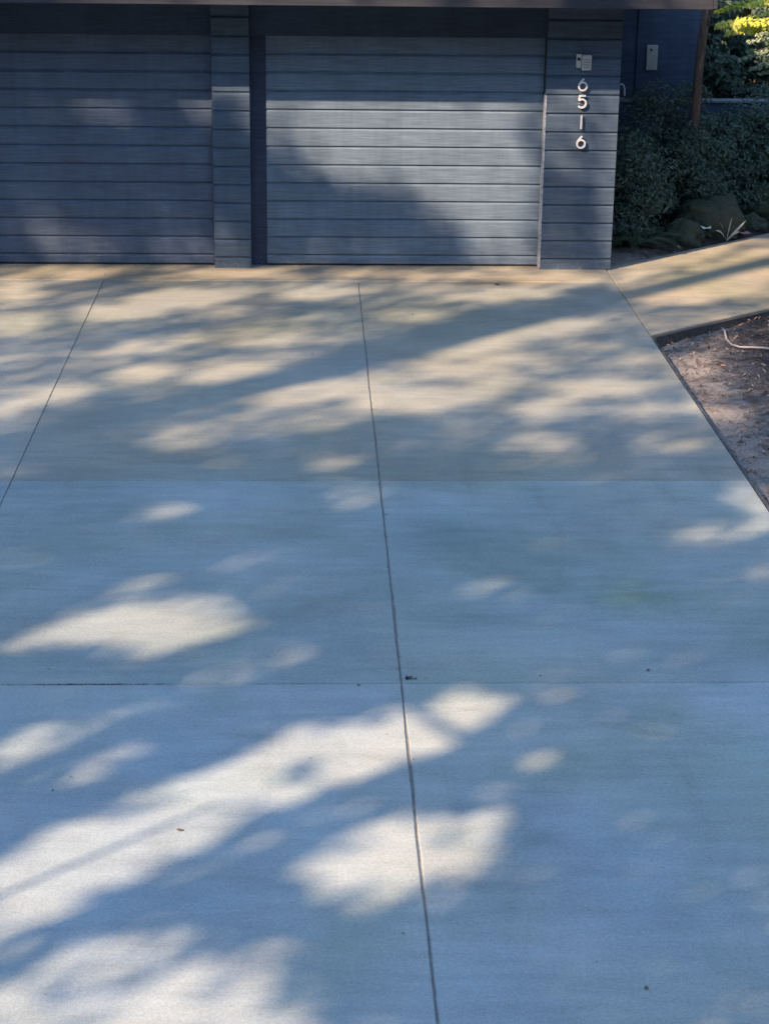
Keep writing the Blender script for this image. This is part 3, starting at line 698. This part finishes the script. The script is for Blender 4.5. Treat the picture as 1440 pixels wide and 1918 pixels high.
# far slabs
el(35, 548, 58, 24, 0, 1); el(340, 556, 130, 18, 2, 1.0); el(225, 580, 110, 18, 4, 1.0); el(20, 606, 70, 24, 8, .95); el(420, 580, 70, 14, 0, .55)
el(590, 548, 70, 15, 0, .85); el(300, 642, 85, 16, 8, .8); el(500, 634, 90, 20, 3, .7); el(180, 660, 60, 14, 6, .5); el(60, 665, 80, 16, 0, .45)
el(270, 696, 66, 20, 8, 1.0); el(440, 690, 110, 20, 8, .85); el(560, 665, 70, 14, 10, .6)
lit([(-30, 800), (0, 792), (110, 750), (190, 720), (150, 715), (60, 740), (-30, 765)], .95); el(110, 735, 70, 18, 14, .85); el(210, 770, 50, 10, 12, .3)
el(570, 735, 100, 20, 10, .9); el(600, 785, 80, 22, 6, .65); el(470, 800, 70, 18, 0, .45); el(340, 815, 80, 28, -5, .5); el(610, 866, 42, 12, 5, .6)
el(430, 862, 55, 12, 0, .25); el(22, 888, 36, 16, 30, .55); el(670, 720, 60, 26, 12, .9)
lit([(690, 715), (760, 680), (820, 655), (930, 612), (1030, 594), (1130, 594), (1145, 606), (1030, 632), (960, 650), (975, 700), (950, 740), (860, 772), (700, 772), (640, 760)], .88)
dk(830, 712, 60, 12, 0, .25); el(820, 690, 60, 14, 8, .95); el(1120, 722, 100, 20, 0, 1.0); el(1040, 762, 70, 20, 12, .9); el(1010, 680, 60, 20, 0, .5)
el(1205, 768, 85, 20, 0, .65); el(1020, 838, 85, 34, -8, .42); el(1265, 832, 85, 18, 0, .55); el(756, 592, 58, 17, 0, .75); el(1180, 670, 60, 16, 0, .5)
lit([(-40, 500), (1140, 503), (1130, 528), (-40, 526)], .7, 2); el(140, 508, 80, 12, 0, 1); el(430, 512, 90, 10, 0, 1); el(1040, 520, 110, 12, 0, 1); el(30, 508, 30, 10, 0, .4)
dk(230, 520, 60, 14, 10, .8); dk(590, 512, 40, 12, 0, .5); el(960, 548, 120, 14, 3, .85); el(820, 540, 60, 10, 0, .7)
lit([(1130, 503), (1250, 470), (1460, 425), (1460, 560), (1330, 562), (1180, 566), (1155, 540)], .95)
stroke([(1120, 545), (1158, 534), (1290, 500), (1380, 468), (1460, 446)], 13, .75)
el(1370, 592, 80, 12, 14, .5); dk(1300, 572, 120, 10, 3, .7)
stroke([(1212, 640), (1330, 614), (1460, 584)], 16, .9)
stroke([(20, 850), (110, 792), (250, 765), (400, 737), (560, 692), (680, 648), (800, 622), (900, 592), (1000, 577), (1140, 556)], 34, .96)
dk(330, 616, 90, 9, 8, .6); dk(590, 573, 85, 9, -3, .6); dk(90, 545, 40, 10, 20, .5); dk(215, 745, 35, 8, 12, .6); dk(420, 666, 90, 6, 4, .4); dk(150, 632, 60, 8, 8, .4)
dk(720, 800, 90, 18, 0, .6); dk(180, 845, 120, 26, 0, .7)
# soil
lit([(1236, 655), (1330, 655), (1362, 690), (1330, 715), (1370, 750), (1395, 810), (1330, 775), (1290, 720)], .95); el(1310, 685, 50, 26, 0, .9); el(1438, 940, 22, 30, 0, .9); el(1330, 760, 40, 26, 0, .8)
# facade
zone = ((PY < 503) & (PX > 474) & (PX < 1160)).astype(float)
def flit(poly, v, r=2):
    lit(poly, v, r, zone)
flit([(480, 150), (1012, 150), (1012, 500), (890, 500), (862, 450), (840, 418), (790, 380), (690, 342), (600, 304), (530, 272), (480, 262)], 1.0, 6)
el(700, 225, 190, 40, 0, 1.0); el(900, 330, 130, 56, -35, 1.0); el(960, 420, 50, 50, 0, .9); dk(1000, 235, 26, 60, 0, .35); dk(530, 230, 40, 30, 0, .25); dk(980, 480, 40, 20, 0, .4)
el(640, 470, 120, 16, 0, .25); dk(830, 470, 50, 30, 0, .5); el(560, 300, 60, 16, -30, .35)
el(1135, 205, 44, 60, 0, .8); el(1090, 320, 60, 30, 0, .6); el(1085, 230, 66, 74, 0, .72); el(1075, 410, 60, 60, 0, .26); el(1080, 480, 60, 18, 0, .4)
el(430, 178, 46, 22, 0, .95); el(436, 470, 40, 34, 0, .6)
el(180, 204, 100, 11, 0, .75); el(250, 220, 100, 10, 0, .35); el(370, 203, 26, 14, 0, .85); el(90, 416, 50, 16, 0, .55); el(120, 452, 110, 16, 0, .75)
el(30, 280, 80, 40, -40, .10); el(300, 360, 90, 34, -30, .09); el(350, 466, 70, 20, 0, .55); el(60, 380, 60, 30, 0, .09); dk(60, 482, 60, 14, 0, .9); dk(230, 484, 70, 12, 0, .8)
# plants beyond the path
el(1410, 30, 170, 80, 5, 1.0); el(1440, 104, 70, 46, 0, .75); el(1368, 432, 50, 18, 0, .95); el(1400, 436, 30, 16, 0, .8); el(1440, 190, 40, 12, 0, .3)
T = np.clip(T, 0, 1)

def tmap(u, v):
    """sunlight share wanted on the ray that would reach the level ground at (u, v)"""
    ta, tz = math.tan(SUN_AZ), math.tan(SUN_EL)/math.cos(SUN_AZ)
    n = len(u); P = np.stack([u, v, np.zeros(n)], 1)
    edge = fa[1]+(u-fa[0])*fd[1]/fd[0]
    g_ = np.where(u < 2.8, v < 0, v < edge)
    xf = u-v*ta; zf = v*tz
    fac = ~g_ & (xf < 2.8) & (zf < 2.75)
    P[fac] = np.stack([xf, 0*xf, zf], 1)[fac]
    oth = ~g_ & ~fac; yo = 1.2; zo = (v-yo)*tz; xo = u-(v-yo)*ta
    low = oth & (zo < 0); P[low, 2] = .0
    hi = oth & ~low; P[hi] = np.stack([xo, 0*xo+yo, zo], 1)[hi]
    px, py = proj(P)
    near = np.clip((py-850)/250, 0, 1); amp = np.where(g_, 8+5*near, 0)     # leafy, uneven edges to the sun patches
    px = px+amp*2.0*((fbm(u*5, v*5, 61, 3)-.5)*2.4); py = py+amp*1.0*((fbm(u*5+7, v*5, 62, 3)-.5)*2.4)
    i = ((px+32)/4).astype(int); j = ((py+40)/4).astype(int)
    ok = (i >= 0) & (i < GX) & (j >= 0) & (j < GY)
    far = np.clip((fbm(u*.55+v*.5, (v-u)*.9, 77)-.50)*3.4, .03, .9)
    wid = 2.6+np.clip(v+13.5, 0, 30)*.30; off = np.abs(u-(.4+np.clip(v+12, 0, 30)*.10))
    far = np.maximum(far, np.clip((off-wid)*.9, 0, .4)); out = far.copy(); out[ok] = T[j[ok], i[ok]]
    al = u*math.sin(SUN_AZ)+v*math.cos(SUN_AZ); ac = u*math.cos(SUN_AZ)-v*math.sin(SUN_AZ)
    st = .62*fbm(al*.9, ac*6.5, 91, 3)+.38*fbm(u*4.1, v*4.1, 92, 3)
    md = np.clip(1.8*st+.16, .66, 1.2); md = md+(1.05-md)*np.interp(v, [-7, -2.5], [0, .65])
    out = np.where(g_, out*md+.30*np.clip(fbm(al*.9+9, ac*2.6, 95, 3)-.50, 0, 1), out)
    out = np.where(g_ & (v < -6.4), out*.86, out)
    roofed = fac & (zf > 1.62); out[roofed] = .01
    return out
# a few dense layers of leaves, each laid out evenly, thinned where the light comes through
LD = .092; Us = []; Vs = []; Ts = []
for layer in range(6):
    nu, nv = int(15/LD), int(19.7/LD)
    uu, vv = np.meshgrid(np.arange(nu), np.arange(nv)); uu = uu.ravel(); vv = vv.ravel()
    ou, ov = rng.random(2); n = len(uu)
    u = -6.5+(uu+ou+rng.uniform(-.42, .42, n))*LD; v = -14.5+(vv+ov+rng.uniform(-.42, .42, n))*LD
    Tm = tmap(u, v); tau = -np.log(np.clip(Tm, .004, 1)); keep = rng.random(n) < np.clip(tau*.95-layer, 0, 1)
    Us.append(u[keep]); Vs.append(v[keep]); Ts.append(Tm[keep])
u = np.concatenate(Us); v = np.concatenate(Vs); Tk = np.concatenate(Ts); n = len(u)
# three big crowns stand up-sun of the drive; each leaf sits somewhere along its own ray inside them
hh = 12.2+1.6*np.clip(fbm(u*.35, v*.35, 50)*2-.6, 0, 1.4)+rng.uniform(-1.5, 1.5, n)
hh = hh*np.interp(v, [-9.5, -6.0], [.62, 1.0])
s_ = hh/math.sin(SUN_EL); LP = np.stack([u, v, 0*u], 1)+TO_SUN[None]*s_[:, None]
sd = np.array([math.sin(SUN_AZ), math.cos(SUN_AZ)])
pA = at(400, 740, Z=0)[:2]; pA2 = at(900, 590, Z=0)[:2]
baseA = pA-sd*13.4
trees = [('tall spreading tree up the slope whose trunk throws the broad shadow band', baseA), ('tall spreading tree behind the camera on the left', np.array([-14.5, -22.0])), ('tall spreading tree left of the garage front', np.array([-14.0, -7.6])), ('tall spreading tree standing behind the viewer', np.array([-6.5, -24.5]))]
D_ = np.stack([np.hypot(LP[:, 0]-b[0], LP[:, 1]-b[1]) for _, b in trees], 1); own = D_.argmin(1)
Nn = TO_SUN[None]+rng.normal(size=(n, 3))*.33
for t, (lab, b) in enumerate(trees):
    o = empty('shade_tree', (b[0], b[1], 0), lab, 'tree', 'tall trees up-sun of the driveway')
    k = own == t
    leaves_mesh('crown', LP[k], Nn[k], .13, .078, M_LEAF, o, droop=.05)
    m = MB(); hgt = 15.5; r0 = .30 if t == 0 else .26
    zz = np.linspace(-.2, hgt, 26)
    lean = pA2-(pA+sd*np.dot(pA2-pA, sd)) if t == 0 else np.zeros(2)
    tp = [(b[0]+.06*math.sin(z*.7), b[1]+.06*math.cos(z*.5), z) for z in zz]
    m.tube(tp, [r0*(1-.55*max(z, 0)/hgt) for z in zz], 12)
    m.build('trunk', M_BARK, o, smooth=True)
    if k.sum() > 10:
        q = LP[k]
        m = MB(); cnt = 0
        Tq = Tk[k]
        for i in rng.permutation(len(q))[:1500]:
            if Tq[i] > .08 or cnt >= 11: continue
            z0 = random.uniform(8, 12); a = np.array([b[0], b[1], z0]); e = q[i]
            mid = a*.45+e*.55+np.array([0, 0, .5]); ln = np.array([a*(1-w)**2+2*mid*w*(1-w)+e*w*w for w in np.linspace(0, 1, 14)])
            sh = ln-TO_SUN[None]*(ln[:, 2:3]/TO_SUN[2])
            if tmap(sh[:, 0], sh[:, 1]).max() > .12: continue
            m.tube(ln, np.linspace(.07, .02, 14), 6); cnt += 1
        m.build('limb', M_BARK, o, smooth=True)
n = 15000; P, D = ball_pts(n, (4.2, -3.4, 8.6), (6.0, 5.0, 2.0), .15)  # unseen crown added to keep sky light off the garage and far slabs
sh = P-TO_SUN[None]*(P[:, 2:3]/TO_SUN[2]); k = tmap(sh[:, 0], sh[:, 1]) < .15
k |= (sh[:, 1] > 9) | (sh[:, 0] > 12); k &= ~((sh[:, 1] > -14) & (sh[:, 1] < 9) & (sh[:, 0] < 7.5) & (tmap(sh[:, 0], sh[:, 1]) > .15)); P = P[k]; D = D[k]
o = empty('shade_tree', (9.6, -4.2, 0), 'unseen broad tree added right of the path to hide sky from the garage', 'tree', 'tall trees up-sun of the driveway')
leaves_mesh('crown', P, D+rng.normal(size=P.shape)*.5+[0, 0, .8], .20, .12, M_LEAF, o)
m = MB(); m.tube([(9.6, -4.2, -.1), (9.5, -4.2, 3), (9.1, -4.1, 6), (7.6, -3.8, 8)], [.28, .24, .2, .12], 12); m.build('trunk', M_BARK, o, smooth=True)
m = MB(); m.tube([(9.1, -4.1, 6), (7.6, -3.8, 7.9), (5.6, -3.6, 8.6)], [.14, .1, .05], 8); m.build('limb', M_BARK, o, smooth=True)
# unseen woodland added all round the garden, out of the picture, so that only the high sky lights the shade
import bmesh
bm = bmesh.new()
for i in range(64):
    a = 2*math.pi*(i+random.uniform(-.3, .3))/64; rad = random.choice((25, 29, 33))+random.uniform(-1.5, 1.5)
    hgt = random.uniform(13, 16)+(rad-25)*.45; w = random.uniform(2.6, 4.2)
    if math.cos(a) > .6 : hgt *= .85
    cx, cy = math.sin(a)*rad, -8+math.cos(a)*rad
    r_ = bmesh.ops.create_icosphere(bm, subdivisions=4, radius=1)['verts']
    for q in r_:
        p = q.co; k = .8+.5*float(fbm(p.x*2.5+i, p.y*2.5+p.z*2, i))+.25*random.random()
        q.co = Vector((cx+p.x*w*k, cy+p.y*w*k, hgt*.5+p.z*hgt*.5*min(k, 1.05)))
me = bpy.data.meshes.new('added_woods'); bm.to_mesh(me); bm.free()
tag(link('added_woods', me, M_GROUND), 'unseen dark woodland added round the garden to hide the low sky', 'added_woods', kind='stuff')
# slender young tree whose stems draw the thin streaks along the sunlit strip
def stem_shadow(p0, p1, back, h0, r, m):
    a = at(*p0, Z=0)[:2]; c = at(*p1, Z=0)[:2]; d = (c-a)/np.linalg.norm(c-a); b = a-sd*back
    L = np.linalg.norm(c-a)+back; ht = L*math.tan(SUN_EL); e = c-sd*L
    m.tube([(*b, 0), (*(b*.5+e*.5), ht*.5), (*e, ht)], [r, r*.8, r*.45], 7); return b, e, ht
o = empty('slender_tree', (-9.2, -17.5, 0), 'slender multi-stemmed tree left of the camera', 'tree')
m = MB()
stem_shadow((0, 1686), (420, 1500), 7.0, 0, .024, m); stem_shadow((330, 1628), (880, 1388), 7.5, 0, .03, m)
m.build('stem', M_BARK, o, smooth=True)
def on_ray(px, h): return at(*px, Z=0)+TO_SUN*(h/math.sin(SUN_EL))
m = MB(); q = [on_ray((330, 1045), 5.6), on_ray((470, 1145), 5.9), on_ray((612, 1228), 6.1), on_ray((800, 1342), 6.3), on_ray((875, 1392), 6.5)]
m.tube(q[::-1], [.03, .026, .022, .018, .01], 6); m.build('branch', M_BARK, o, smooth=True)
